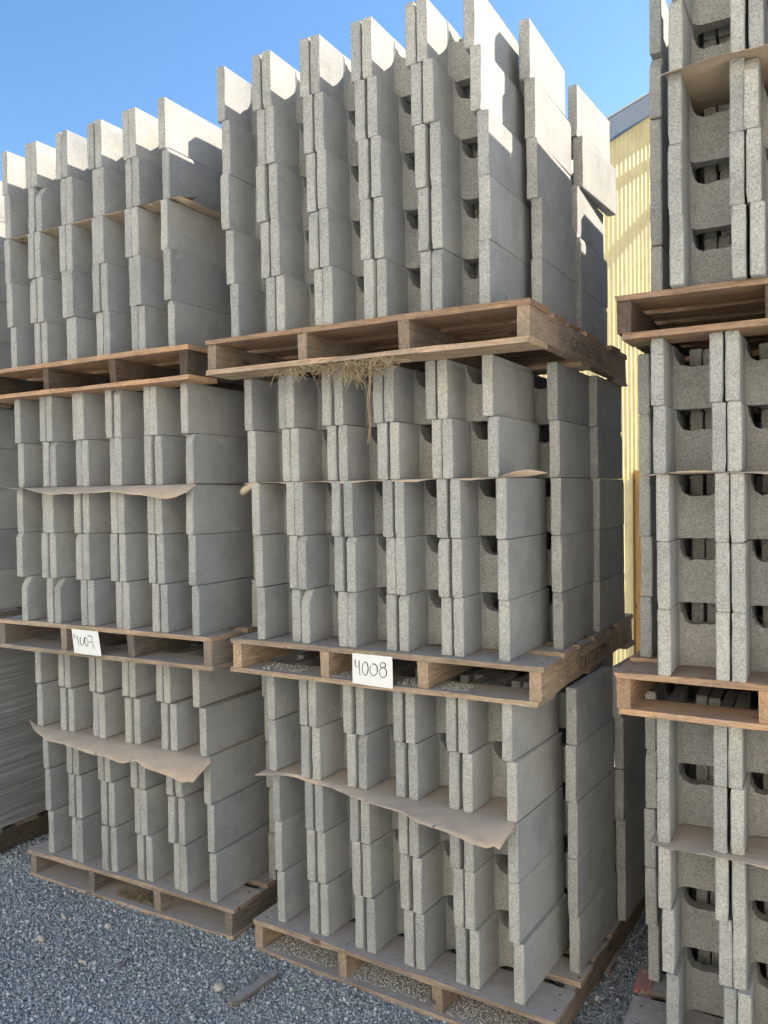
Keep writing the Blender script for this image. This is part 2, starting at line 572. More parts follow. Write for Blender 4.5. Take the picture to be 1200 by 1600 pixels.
for t_ in range(3):          # unseen row of stacks assumed behind the untagged column, added for its shade
    for j in range(5):
        for (n_, xa, yr) in ((5, 1.44, 1.27), (6, 1.34, 1.54), (6, 1.35, 2.02)):
            for i in range(n_):
                if t_ < 2 or True:
                    hide_block(random.choice(PLAIN), (xa + BW / 2 + i * 0.199 + random.gauss(0, 0.003), yr + BD / 2 + random.gauss(0, 0.004), t_ * (PAL_H + 5 * BP) + PAL_H + j * BP), random.gauss(0, 0.006))
hv = np.concatenate(hidden_v)
hm = mesh_from("concrete_blocks", hv, hidden_f, [M_SIDE, M_END], hidden_m)
tag(add_obj("concrete_blocks", hm), "mass of grey concrete blocks filling the stacks behind the front rows", "concrete blocks", kind="stuff")

# ------------------------------------------------------------------ wooden pallets
def plank_mesh(length, w, t, seed, seg=8, rough=0.0019):
    rs = np.random.default_rng(seed)
    v, f = [], []
    bow = rs.normal(0, 0.0012)
    for i in range(seg + 1):
        x = -length / 2 + length * i / seg
        sag = bow * (1 - (2 * i / seg - 1) ** 2)
        for (yy, zz) in ((-w / 2, 0), (w / 2, 0), (w / 2, t), (-w / 2, t)):
            e = rs.normal(0, rough, 3)
            v.append((x + (e[0] * 2 if i in (0, seg) else 0), yy + e[1] * (1.6 if abs(yy) > 0.03 else 0.8), max(zz + (e[2] * 0.5 if zz > 0 else 0.0) + sag * (1 if zz > 0 else 0), 0.0)))
    for i in range(seg):
        for k in range(4):
            k2 = (k + 1) % 4
            f.append((i * 4 + k, i * 4 + k2, (i + 1) * 4 + k2, (i + 1) * 4 + k))
    f.append((3, 2, 1, 0))
    o = seg * 4
    f.append((o, o + 1, o + 2, o + 3))
    # outward normals
    f = [tuple(reversed(q)) for q in f]
    return v, f

def outward(me):
    bm = bmesh.new(); bm.from_mesh(me)
    bmesh.ops.recalc_face_normals(bm, faces=bm.faces)
    bm.to_mesh(me); bm.free()
    return me

PW, PD = 1.215, 1.215
BT = 0.0175                 # board thickness
SH = PAL_H - 2 * BT - 0.001  # stringer height
DECK = [(0.000, 0.178), (0.235, 0.120), (0.415, 0.118), (0.590, 0.120), (0.765, 0.118), (0.930, 0.120), (1.075, 0.140)]
_pm = {}
def plank(kind, mat, var):
    key = (kind, mat.name, var)
    if key not in _pm:
        length, w, t = kind
        _pm[key] = outward(mesh_from("plank", *plank_mesh(length, w, t, hash((round(length * 1000), round(w * 1000), var)) % 9999), [mat]))
    return _pm[key]

_nh = {}
def nail_heads(w):
    if w not in _nh:
        rs = random.Random(int(w * 1000))
        a = Acc()
        for k in range(4):
            for off in (-0.28, 0.27):
                x = -PW / 2 + 0.022 + k * (PW - 0.044) / 3 + rs.gauss(0, 0.005); y = off * w + rs.gauss(0, 0.006)
                r = 0.0045
                vs_ = [(x + r * math.cos(t_ * math.pi / 3), y + r * math.sin(t_ * math.pi / 3), BT + z_) for z_ in (-0.001, 0.0022) for t_ in range(6)]
                a.add((vs_, [tuple(range(6, 12))] + [(q, (q + 1) % 6, 6 + (q + 1) % 6, 6 + q) for q in range(6)]))
        _nh[w] = mesh_from("nail_heads", a.v, a.f, [M_BURN])
    return _nh[w]

def make_pallet(name, loc, yaw, label, deck_mat, str_mat, low_mat, bow=0.0, stamp=None, end_mat=None, nails=()):
    root = bpy.data.objects.new(name, None)
    COL.objects.link(root)
    root.empty_display_size = 0.1
    root.location = loc
    root.rotation_euler = (0, 0, yaw)
    tag(root, label, "pallet", "wooden pallets carrying concrete blocks")
    for k, (y, w) in enumerate(DECK):
        jx = random.gauss(0, 0.006)
        db = add_obj("deck_board", plank((PW, w, BT), deck_mat, k % 4), (PW / 2 + jx, y + w / 2 + random.gauss(0, 0.003), PAL_H - BT - 0.0006),
                (0, 0, random.gauss(0, 0.003)), root)
        if name == 'pallet': add_obj('nail_heads', nail_heads(w), (0, 0, 0), (0, 0, 0), db)
    for k, (y, w) in enumerate(((0.0, 0.150), (PD / 2 - 0.06, 0.12), (PD - 0.15, 0.15))):
        jx = random.gauss(0.004, 0.008)
        add_obj("bottom_board", plank((PW, w, BT), low_mat, 4 + k), (PW / 2 + jx, y + w / 2 + random.gauss(-0.004, 0.005), 0.0005), (0, 0, random.gauss(0, 0.004)), root)
    strs = []
    for k in range(4):
        x = 0.022 + k * (PW - 0.044) / 3
        st_ = add_obj("stringer", plank((PD - 0.012, 0.040, SH), str_mat if not (k == 0 and end_mat) else end_mat, 7 + k), (x + random.gauss(0, 0.004), PD / 2, BT + 0.0006), (0, 0, math.pi / 2), root)
        strs.append(st_)
    if stamp:
        cu = bpy.data.curves.new("stencil", 'FONT')
        cu.body = stamp
        cu.size = 0.062
        cu.space_character = 1.25
        cu.extrude = 0.0002
        tmp = bpy.data.objects.new("tmp", cu)
        COL.objects.link(tmp)
        dg = bpy.context.evaluated_depsgraph_get()
        me = bpy.data.meshes.new_from_object(tmp.evaluated_get(dg))
        bpy.data.objects.remove(tmp)
        me.materials.clear(); me.materials.append(M_BURN)
        # stringer local x runs along world +Y, its local -y faces world +X
        t = add_obj("stencil_lettering", me, (-0.20, -0.0232, SH * 0.22), (math.pi / 2, 0, 0), strs[3])
    for (nx, ny, lean) in nails:
        vf = tube([(0, 0, 0), (lean * 0.02, 0, 0.022), (lean * 0.05, 0.002, 0.042)], 0.0016, 0.0014, 5)
        add_obj("nail", outward(mesh_from("nail", vf[0], vf[1], [M_STEEL])), (nx, ny, PAL_H - 0.002), (0, 0, 0), root)
    return root

def pal_z(s): return base_z(s) - PAL_H
PAL = {  # stack: (x0, y0, yaw, label, deck, stringer, low, kwargs)
 '1b': (-1.425, 0.066, 0.000, 'narrow looking dusty grey pallet on gravel, foot of the wrapped-load column', M_TAN, M_GREY, M_TAN, {}),
 '1m': (-1.405, -0.078, 0.022, 'weathered grey wooden pallet with paper tag ending in seven', M_TAN, M_GREY, M_TAN, dict(end_mat=M_GREY)),
 '1t': (-1.425, -0.112, -0.009, 'orange brown wooden pallet high up in the wrapped-load column', M_FRESH, M_DARK, M_FRESH, {}),
 '2b': (-0.088, 0.055, -0.055, 'dusty tan pallet on gravel, foot of the straw-nest column', M_TAN, M_TAN, M_TAN, {}),
 '2m': (-0.113, -0.022, 0.0, 'dusty tan wooden pallet with paper tag ending in eight', M_TAN, M_TAN, M_TAN, dict(stamp="CASTLETON")),
 '2t': (-0.100, -0.146, 0.005, 'orange brown wooden pallet with straw hanging beneath it', M_FRESH, M_TAN, M_TAN,
        dict(stamp="CASTLETON", nails=((0.70, 0.03, 0.1), (1.15, 0.02, -0.4)))),
 '3b': (1.318, 0.055, 0.0273, 'grey weathered wooden pallet on gravel with red paint on one board', M_GREY, M_GREY, M_GREY, {}),
 '3m': (1.318, 0.010, 0.0095, 'orange edged wooden pallet in the middle of the untagged column', M_FRESH, M_FRESH, M_FRESH, {}),
 '3t': (1.335, -0.030, 0.0129, 'orange brown wooden pallet with a dark stringer, topmost in untagged column', M_FRESH, M_DARK, M_FRESH, {}),
 '4b': (1.325, 1.26, 0.0, 'grey wooden pallet on the ground behind the untagged column', M_GREY, M_GREY, M_GREY, {}),
 '4m': (1.325, 1.26, 0.0, 'tan wooden pallet raised one stack high behind the untagged column', M_TAN, M_GREY, M_TAN, {}),
 '4t': (1.325, 1.26, 0.0, 'brown wooden pallet raised two stacks high behind the untagged column', M_FRESH, M_GREY, M_TAN, {}),
 '0m': (-2.80, 0.0, 0.0, 'grey wooden pallet lying on top of the film wrapped load', M_GREY, M_GREY, M_GREY, {}),
 '0t': (-2.80, 0.0, 0.0, 'brown wooden pallet two tiers above the film wrapped load', M_TAN, M_GREY, M_TAN, {}),
}
PROOT = {}
for s, (x, y, yaw, lab, dm, sm, lm, kw) in PAL.items():
    PROOT[s] = make_pallet("pallet", (x, y, pal_z(s)), yaw, lab, dm, sm, lm, **kw)

# red paint at one board end of the untagged column's lowest pallet
M_RED = wood("red_painted_wood", (0.30, 0.06, 0.06), (0.42, 0.10, 0.09), (0.40, 0.16, 0.14), 0.35, 0.4)
for ch in PROOT['3b'].children:
    if ch.name.startswith("deck_board") and abs(ch.location.y - 0.295) < 0.02:
        tip = outward(mesh_from("paint", *plank_mesh(0.05, 0.121, BT + 0.001, 5), [M_RED]))
        p = add_obj("paint_mark", tip, (-PW / 2 + 0.022, 0, 0.0004), (0, 0, 0), ch)
        p["label"] = "red painted board end"

# ------------------------------------------------------------------ kraft paper slip sheets
def make_sheet(s, edge, label, inset=0.06, back=1.12, x_flat=None, side=None, power=1.7):
    """edge: world (x, y, z) control points of the free front edge, left to right"""
    y0 = STK[s][0]; yaw = STK[s][1]
    z = base_z(s) + 3 * BP + 0.0001
    nx = 64
    ex = np.array([e[0] for e in edge]); ey = np.array([e[1] for e in edge]); ez = np.array([e[2] for e in edge])
    rs = np.random.default_rng(len(label))
    xs = np.linspace(ex[0], ex[-1], nx)
    yy = np.interp(xs, ex, ey); zz = np.interp(xs, ex, ez)
    ker = np.array([1, 2, 3, 2, 1]) / 9
    yy[2:-2] = np.convolve(yy, ker, 'valid'); zz[2:-2] = np.convolve(zz, ker, 'valid')
    wob = np.interp(np.arange(nx), np.arange(0, nx + 5, 5), rs.normal(0, 0.0045, len(np.arange(0, nx + 5, 5))))
    v = []
    ts = [0, 0.12, 0.3, 0.5, 0.7, 0.85, 1.0]
    for i in range(nx):
        x = xs[i]
        yl = y0 + yaw * (x - STK[s][2][0]) + 0.004
        fx = x if x_flat is None else min(max(x, x_flat[0]), x_flat[1])
        col = [(fx, yl + back, z), (fx, yl + 0.5, z), (fx, yl + inset, z)]
        for t in ts:
            yv = yl + (yy[i] - yl) * t
            zv = z + (zz[i] + wob[i] - z) * t ** power + math.sin(t * 9 + i * 0.7) * 0.0008 * t + rs.normal(0, 0.0004) * min(1, 2 * t)
            col.append((fx + (x - fx) * t, yv, zv))
        v += col
    m_ = len(ts) + 3
    f = []
    for i in range(nx - 1):
        for k in range(m_ - 1):
            f.append((i * m_ + k, i * m_ + k + 1, (i + 1) * m_ + k + 1, (i + 1) * m_ + k))
    c = Vector((float(xs.mean()), y0 + 0.5, z))
    v = [tuple(Vector(p) - c) for p in v]
    # give it thickness
    n = len(v)
    v2 = v + [(p[0], p[1], p[2] + 0.0005) for p in v]
    f2 = f + [tuple(reversed([i + n for i in q])) for q in f]
    rim = [i * m_ + m_ - 1 for i in range(nx)]
    for a, b in zip(rim[:-1], rim[1:]):
        f2.append((a, a + n, b + n, b))
    me = mesh_from("slip_sheet", v2, f2, [M_KRAFT], smooth=True)
    o = add_obj("slip_sheet", me, c)
    tag(o, label, "paper sheet", "kraft paper slip sheets between courses")
    return o

make_sheet('2b', [(-0.045, 0.018, 0.705), (0.10, 0.075, 0.702), (0.293, 0.035, 0.700), (0.556, -0.045, 0.698), (0.80, -0.105, 0.690), (0.93, -0.12, 0.672), (0.985, -0.09, 0.66), (1.0, 0.0, 0.705)],
           "broad flat kraft paper sheet jutting from the straw-nest column's bottom stack", x_flat=(-0.03, 0.99))
make_sheet('1b', [(-1.44, 0.10, 0.725), (-1.33, 0.04, 0.700), (-1.184, 0.0, 0.685), (-0.92, -0.02, 0.672), (-0.665, -0.022, 0.664), (-0.650, 0.028, 0.690), (-0.635, -0.018, 0.668), (-0.42, -0.03, 0.650), (-0.33, -0.045, 0.628), (-0.305, 0.0, 0.655), (-0.30, 0.06, 0.70)],
           "drooping kraft paper flap on the wrapped-load column's bottom stack", x_flat=(-1.36, -0.33))
make_sheet('1m', [(-1.30, -0.10, 1.809), (-1.17, -0.125, 1.795), (-1.06, -0.135, 1.793), (-0.85, -0.135, 1.772), (-0.70, -0.125, 1.785), (-0.64, -0.115, 1.787), (-0.42, -0.115, 1.762), (-0.30, -0.115, 1.752), (-0.26, -0.085, 1.775), (-0.245, -0.05, 1.806)],
           "narrow wavy kraft paper lip on the wrapped-load column's middle stack", x_flat=(-1.28, -0.26))
make_sheet('2m', [(-0.06, 0.0, 1.809), (0.2, 0.002, 1.806), (0.5, -0.004, 1.806), (0.8, 0.0, 1.808), (0.93, -0.006, 1.811), (0.99, -0.03, 1.822), (1.04, 0.02, 1.842), (1.09, 0.09, 1.818)],
           "kraft paper sheet with turned up corner, straw-nest column's middle stack", x_flat=(-0.05, 0.98), inset=0.2)
make_sheet('1t', [(-1.36, 0.07, 2.906), (-1.0, 0.06, 2.902), (-0.6, 0.06, 2.902), (-0.36, 0.03, 2.905), (-0.30, 0.05, 2.935)],
           "kraft paper sheet barely showing in the wrapped-load column's top stack", x_flat=(-1.33, -0.28), inset=0.12)
make_sheet('3b', [(1.385, 0.055, 0.722), (1.43, 0.045, 0.708), (1.55, 0.050, 0.703), (1.72, 0.055, 0.702), (2.0, 0.05, 0.700), (2.44, 0.07, 0.705)],
           "grey brown kraft paper sheet in the lowest untagged stack", x_flat=(1.40, 2.43))
make_sheet('3m', [(1.42, -0.01, 1.808), (1.6, -0.006, 1.806), (1.9, -0.004, 1.806), (2.44, 0.0, 1.808)],
           "kraft paper sheet nearly flush in the middle untagged stack", x_flat=(1.43, 2.43))
make_sheet('3t', [(1.462, -0.085, 2.890), (1.50, -0.10, 2.897), (1.62, -0.095, 2.899), (1.75, -0.10, 2.905), (2.1, -0.09, 2.89), (2.49, -0.07, 2.90)],
           "brown kraft paper sheet sagging in the topmost untagged stack", x_flat=(1.48, 2.48))
# rolled scrap poking out beside the 4008 stack
vf = tube([(0, 0, 0), (0.02, -0.012, 0.010), (0.05, -0.02, 0.022), (0.085, -0.02, 0.03)], 0.016, 0.012, 9)
o = add_obj("paper_roll", mesh_from("paper_roll", vf[0], vf[1], [M_KRAFT], smooth=True), (-0.085, 0.03, 1.775))
tag(o, "small curled scrap of kraft paper poking out between two stacks", "paper scrap")

# ------------------------------------------------------------------ handwritten tags
def make_tag(corners, strokes, label, y):
    TL, TR, BR, BL = [Vector((c[0], y, c[1])) for c in corners]
    o0 = (TL + TR + BR + BL) / 4
    def P_(u, v, off=0.0):
        p = (TL * (1 - u) + TR * u) * (1 - v) + (BL * (1 - u) + BR * u) * v
        bulge = 0.005 * math.sin(u * 3.0 + 0.3) * math.sin(v * 2.6) + (0.004 * (v ** 2) * (1 - u))
        return Vector((p.x, p.y - bulge - off, p.z)) - o0
    n = 10
    v, f = [], []
    for side in (0, 1):
        for i in range(n + 1):
            for k in range(n + 1):
                v.append(P_(i / n, k / n, 0.0006 * side))
    for side in (0, 1):
        for i in range(n):
            for k in range(n):
                a = side * (n + 1) ** 2 + i * (n + 1) + k
                q = (a, a + 1, a + n + 2, a + n + 1)
                f.append(q if side else tuple(reversed(q)))
    t = add_obj("paper_tag", mesh_from("paper_tag", v, f, [M_TAG], smooth=True), o0)
    tag(t, label, "paper tag", "handwritten paper tags")
    a = Acc()
    for st_ in strokes:
        pts = [Vector(q) for q in st_]
        # densify
        d = []
        for p, q in zip(pts[:-1], pts[1:]):
            for k in range(4): d.append(p.lerp(q, k / 4))
        d.append(pts[-1])
        vs_, fs_ = [], []
        for i, p in enumerate(d):
            t_ = (d[min(i + 1, len(d) - 1)] - d[max(i - 1, 0)]).normalized()
            nrm = Vector((-t_.y, t_.x)) * (0.0125 if i < len(d) * 0.4 else 0.0085)
            nrm.y *= 1.4
            for sgn in (1, -1):
                vs_.append(P_(p.x + sgn * nrm.x, p.y + sgn * nrm.y, 0.0012))
        for i in range(len(d) - 1):
            fs_.append((2 * i, 2 * i + 1, 2 * i + 3, 2 * i + 2))
        a.add((vs_, fs_))
    add_obj("handwriting", mesh_from("handwriting", a.v, a.f, [M_INK]), (0, 0, 0), (0, 0, 0), t)

def ell(cx, cy, rx, ry, a0=-100, a1=255, n=16):
    return [(cx + rx * math.cos(math.radians(a0 + (a1 - a0) * i / n)), cy + ry * math.sin(math.radians(a0 + (a1 - a0) * i / n))) for i in range(n + 1)]
def n8(pts): return [((x - 185) / 750, (y - (105 + 0.0867 * (x - 185))) / 580) for x, y in pts]
def n7(pts): return [((x - (155 + (y - 110) * 0.143)) / 705, (y - (110 + 0.1 * (x - 155))) / 645) for x, y in pts]
make_tag([(0.4261, 1.2152), (0.5829, 1.2144), (0.5837, 1.1069), (0.4283, 1.1121)],
         [n8([(245, 230), (243, 300), (247, 358), (292, 370)]), n8([(318, 245), (324, 400), (340, 530)]),
          n8(ell(440, 395, 56, 125)), n8(ell(598, 410, 70, 110, -115, 225)), n8(ell(765, 322, 50, 46)), n8(ell(768, 458, 63, 92))],
         "white paper tag handwritten 4008, ending in eight, below the straw-nest column's middle blocks", -0.0285)
make_tag([(-0.9178, 1.2157), (-0.7613, 1.2144), (-0.7439, 1.1140), (-0.8976, 1.1172)],
         [n7([(235, 250), (238, 330), (262, 362), (292, 368)]), n7([(315, 295), (360, 420), (385, 560)]),
          n7([(430, 330), (412, 360), (430, 480), (470, 560), (500, 530), (528, 400), (520, 345)]),
          n7([(575, 335), (540, 355), (550, 480), (600, 580), (635, 540), (630, 430), (590, 350)]),
          n7([(610, 300), (690, 300), (725, 340), (735, 450), (790, 640)]), n7([(665, 460), (728, 455)])],
         "white paper tag handwritten 4007, ending in seven, on the wrapped-load column", -0.0835)

# ------------------------------------------------------------------ film wrapped load at the far end
def make_wrapped():
    root = bpy.data.objects.new("wrapped_load", None)
    COL.objects.link(root)
    root.location = (-2.80, 0.04, 0)
    tag(root, "pallet load wound in shiny stretch film beside the block stacks", "wrapped load")
    for k, (y, w) in enumerate(((0.0, 0.14), (0.52, 0.12), (1.04, 0.14))):
        add_obj("bottom_board", plank((1.06, w, BT), M_DARK, k), (0.53, y + w / 2, 0.0005), (0, 0, 0), root)
    for k in range(4):
        add_obj("stringer", plank((1.19, 0.040, SH), M_DARK, 7 + k), (0.022 + k * 0.338, 0.60, BT + 0.0006), (0, 0, math.pi / 2), root)
    for k in range(6):
        add_obj("deck_board", plank((1.06, 0.12, BT), M_GREY, k % 4), (0.53, 0.06 + k * 0.21, PAL_H - BT - 0.0006), (0, 0, 0), root)
    # packed courses inside the film
    a = Acc()
    for k in range(5):
        a.add(box_vf(0.05, 1.04 - 0.004 * (k % 2), 0.03, 1.17, PAL_H + 0.004 + k * 0.19, PAL_H + (k + 1) * 0.19))
    add_obj("packed_goods", mesh_from("packed_goods", a.v, a.f, [M_CARTON]), (0, 0, 0), (0, 0, 0), root)
    # film: a sleeve with horizontal wraps
    rs = np.random.default_rng(3)
    outline = []
    x0, x1, y0, y1, r = 0.035, 1.065, 0.015, 1.19, 0.035
    for (cx, cy, a0) in ((x1 - r, y0 + r, -90), (x1 - r, y1 - r, 0), (x0 + r, y1 - r, 90), (x0 + r, y0 + r, 180)):
        for k in range(4):
            t = math.radians(a0 + k * 30)
            outline.append((cx + r * math.cos(t), cy + r * math.sin(t)))
    dense = []
    for p, q in zip(outline, outline[1:] + outline[:1]):
        nseg = max(1, int(math.dist(p, q) / 0.09))
        for k in range(nseg):
            dense.append((p[0] + (q[0] - p[0]) * k / nseg, p[1] + (q[1] - p[1]) * k / nseg))
    nz = 90
    v, f = [], []
    n = len(dense)
    ph = rs.uniform(0, 6, 6)
    for iz in range(nz + 1):
        z = PAL_H + 0.01 + iz * (0.955 / nz)
        for k, (x, y) in enumerate(dense):
            w = 0.0035 * math.sin(iz * 1.9 + 0.21 * k + ph[0]) + 0.003 * math.sin(iz * 0.83 - 0.13 * k + ph[1]) + rs.normal(0, 0.0006)
            cx, cy = 0.55, 0.60
            dx, dy = x - cx, y - cy
            l = math.hypot(dx, dy)
            v.append((x + dx / l * w, y + dy / l * w, z))
    for iz in range(nz):
        for k in range(n):
            k2 = (k + 1) % n
            f.append((iz * n + k, iz * n + k2, (iz + 1) * n + k2, (iz + 1) * n + k))
    f.append(tuple(nz * n + k for k in range(n)))
    add_obj("stretch_film", mesh_from("stretch_film", v, f, [M_FILM], smooth=True), (0, 0, 0), (0, 0, 0), root)
make_wrapped()

# ------------------------------------------------------------------ straw nest, weeds
def strands(n, fn, seed, mat, name, loc):
    rs = random.Random(seed)
    a = Acc()
    for _ in range(n):
        path, r0 = fn(rs)
        a.add(tube(path, r0, r0 * 0.55, 3))
    return add_obj(name, mesh_from(name, a.v, a.f, [mat]), loc)

def nest(rs):
    u = rs.random()
    cx = rs.gauss(0.30, 0.05) if u < 0.45 else rs.uniform(-0.02, 0.47)
    y = rs.uniform(-0.022, 0.05)
    z = -rs.random() ** 2 * (0.05 if 0.2 < cx < 0.40 else 0.011) - 0.002
    p = Vector((cx, y, z))
    d = Vector((rs.uniform(-1, 1), rs.uniform(-0.5, 0.4), rs.uniform(-0.35, 0.10)))
    if rs.random() < 0.09 and 0.05 < cx < 0.5:
        d = Vector((rs.uniform(-0.5, 0.5), -0.15, -1.2)); p.y = -0.02
    d.normalize()
    ln = rs.uniform(0.02, 0.07)
    path = [p]
    for k in range(4):
        d = (d + Vector((rs.gauss(0, 0.25), rs.gauss(0, 0.2), rs.gauss(-0.06, 0.2)))).normalized()
        q = path[-1] + d * ln / 4
        q.z = min(q.z, -0.0015)
        q.y = max(q.y, -0.05)
        path.append(q)
    return path, rs.uniform(0.0008, 0.0016)
o = strands(520, nest, 5, M_STRAW, "straw_nest", (0.22, -0.150, pal_z('2t') - 0.0005))
tag(o, "straggly dry straw nest stuffed under a high pallet", "nest")
def dangling(rs):
    x = rs.uniform(0, 0.02)
    return [Vector((x, 0, 0)), Vector((x + 0.006, -0.01, -0.06)), Vector((x - 0.002, -0.012, -0.13)), Vector((x + 0.004, -0.008, -0.20)), Vector((x - 0.004, -0.01, -0.26))], 0.0018
o = strands(2, dangling, 3, M_STRAW, "straw_stalk", (0.575, -0.150, pal_z('2t') - 0.012))
tag(o, "long straw stalks dangling below the nest", "straw")
def weed(rs):
    x = rs.gauss(0, 0.05)
    p = Vector((x, rs.uniform(-0.02, 0.03), 0))
    d = Vector((rs.uniform(-0.8, 0.8), rs.uniform(-0.8, 0.2), 1)).normalized()
    ln = rs.uniform(0.02, 0.06)
    path = [p]
    for k in range(3):
        d = (d + Vector((rs.gauss(0, 0.3), rs.gauss(0, 0.3), rs.gauss(-0.15, 0.2)))).normalized()
        path.append(path[-1] + d * ln / 3)
    return path, rs.uniform(0.001, 0.0025)
o = strands(130, weed, 9, M_WEED, "dry_weed", (-0.78, 0.11, PAL_H * 0 + BT + 0.001))
tag(o, "dry brown weed tuft inside a ground pallet", "weed")

# ------------------------------------------------------------------ gravel
ICO_V = []
t = (1 + 5 ** 0.5) / 2
for a_, b_2 in ((-1, t), (1, t), (-1, -t), (1, -t)):
    ICO_V.append((a_, b_2, 0))
for a_, b_2 in ((-1, t), (1, t), (-1, -t), (1, -t)):
    ICO_V.append((0, a_, b_2))
for a_, b_2 in ((t, -1), (t, 1), (-t, -1), (-t, 1)):
    ICO_V.append((a_, 0, b_2))
ICO_V = np.array(ICO_V) / math.sqrt(1 + t * t)
ICO_F = np.array([(0, 11, 5), (0, 5, 1), (0, 1, 7), (0, 7, 10), (0, 10, 11), (1, 5, 9), (5, 11, 4), (11, 10, 2), (10, 7, 6), (7, 1, 8),
                  (3, 9, 4), (3, 4, 2), (3, 2, 6), (3, 6, 8), (3, 8, 9), (4, 9, 5), (2, 4, 11), (6, 2, 10), (8, 6, 7), (9, 8, 1)])

def stones_mesh(name, pos, size, tone, mat, flat=0.62):
    n = len(pos)
    ang = rng.uniform(0, 2 * np.pi, (n, 3))
    V = np.repeat(ICO_V[None], n, 0) * (1 + rng.normal(0, 0.16, (n, 12, 1)))
    sc = np.stack([size * rng.uniform(0.75, 1.35, n), size * rng.uniform(0.65, 1.05, n), size * rng.uniform(0.4, 0.72, n)], 1)
    V = V * sc[:, None, :]
    for ax, (i, k) in enumerate(((1, 2), (0, 2), (0, 1))):
        aa = ang[:, ax] * (1.0 if ax == 2 else 0.18)
        c, s = np.cos(aa)[:, None], np.sin(aa)[:, None]
        A, B = V[:, :, i].copy(), V[:, :, k].copy()
        V[:, :, i] = A * c - B * s
        V[:, :, k] = A * s + B * c
    V = V + pos[:, None, :]
    V = V.reshape(-1, 3)
    F = (ICO_F[None] + (np.arange(n) * 12)[:, None, None]).reshape(-1, 3)
    me = bpy.data.meshes.new(name)
    me.vertices.add(len(V)); me.vertices.foreach_set("co", V.ravel())
    me.loops.add(F.size); me.loops.foreach_set("vertex_index", F.ravel().astype(np.int32))
    me.polygons.add(len(F))
    me.polygons.foreach_set("loop_start", np.arange(0, F.size, 3, dtype=np.int32))
    me.polygons.foreach_set("loop_total", np.full(len(F), 3, dtype=np.int32))
    at = me.attributes.new("tone", 'FLOAT', 'POINT')
    at.data.foreach_set("value", np.repeat(tone, 12).astype(np.float32))
    me.materials.append(mat)
    me.update(calc_edges=True)
    return me

def region(n, x0, x1, y0, y1):
    return np.stack([rng.uniform(x0, x1, n), rng.uniform(y0, y1, n)], 1)
xy = np.concatenate([region(84000, -2.1, 1.55, -0.95, 0.16), region(5000, 1.07, 1.42, 0.1, 1.5), region(2600, -1.75, -1.40, 0.1, 0.9),
                     region(2600, -0.28, 0.0, 0.1, 0.8), region(6000, 1.5, 3.3, -1.6, 0.1), region(5000, -2.6, 1.5, -1.7, -0.95)])
n = len(xy)
sz = np.clip(rng.lognormal(math.log(0.0036), 0.38, n), 0.0018, 0.012)
tone = np.clip(rng.beta(2.2, 2.6, n), 0, 1)
tone[rng.random(n) < 0.02] = 0.97
pos = np.concatenate([xy, (sz * 0.3 + rng.uniform(0, 0.006, n))[:, None]], 1)
gr = add_obj("gravel", stones_mesh("gravel", pos, sz, tone, M_GRAVEL))
tag(gr, "loose blue grey crushed gravel covering the yard", "gravel", kind="stuff")

# crumbs of concrete lying on the boards
def crumbs(label, boxes, density):
    P_, S_ = [], []
    for (x0, x1, y0, y1, z) in boxes:
        k = int(density * (x1 - x0) * (y1 - y0))
        q = region(k, x0, x1, y0, y1)
        s_ = rng.uniform(0.0012, 0.0038, k)
        P_.append(np.concatenate([q, (z + s_ * 0.4)[:, None]], 1)); S_.append(s_)
    P_ = np.concatenate(P_); S_ = np.concatenate(S_)
    o = add_obj("concrete_crumbs", stones_mesh("crumbs", P_, S_, np.zeros(len(P_)), M_CRUMB))
    tag(o, label, "crumbs", kind="stuff")
zb = pal_z('2m') + BT + 0.001
crumbs("pale concrete crumbs on the low boards of the raised tan pallet",
       [(0.00, 0.18, 0.0, 0.10, zb), (0.31, 0.42, 0.0, 0.10, zb), (0.58, 0.66, 0.0, 0.1, zb), (0.74, 0.84, 0.0, 0.10, zb)], 14000)
crumbs("pale rubble drifted inside a ground pallet",
       [(-0.03, 0.26, 0.065, 0.20, 0.020), (0.34, 0.66, 0.045, 0.18, 0.020), (0.74, 1.02, 0.02, 0.16, 0.020)], 26000)

# single pale stones and wood scraps on the gravel
for k, (x, y, s_, lab) in enumerate(((-0.944, -0.133, 0.017, "round pale stone lying in front of the grey ground pallet"),
                                     (-0.879, -0.295, 0.015, "cream stone out on open gravel before the wrapped-load column"),
                                     (-0.032, -0.218, 0.020, "angular cream stone beside the grey wood scrap"),
                                     (-0.60, -0.33, 0.013, "small tan stone alone on the gravel"),
                                     (-0.72, -0.10, 0.014, "dull grey stone near the ground pallet's weeds"))):
    me = stones_mesh("stone", np.array([[0, 0, s_ * 0.55]]), np.array([s_]), np.array([0.9]), M_PEBBLE)
    bm = bmesh.new(); bm.from_mesh(me)
    bmesh.ops.subdivide_edges(bm, edges=bm.edges, cuts=1, smooth=0.6)
    bm.to_mesh(me); bm.free()
    tag(add_obj("stone", me, (x, y, 0.006)), lab, "stone", "larger stones on the gravel")
o = add_obj("wood_scrap", outward(mesh_from("wood_scrap", *plank_mesh(0.235, 0.034, 0.016, 77, 7, 0.003), [M_GREY])), (0.080, -0.165, 0.010), (0.02, 0.03, 1.46))
tag(o, "splintered grey scrap of wood lying on the gravel", "wood scrap")
o = add_obj("twig", outward(mesh_from("twig", *plank_mesh(0.07, 0.010, 0.006, 78, 4, 0.001), [M_GREY])), (-0.46, -0.265, 0.010), (0, 0, 1.9))
tag(o, "short dark sliver of wood lying on the gravel", "wood sliver")

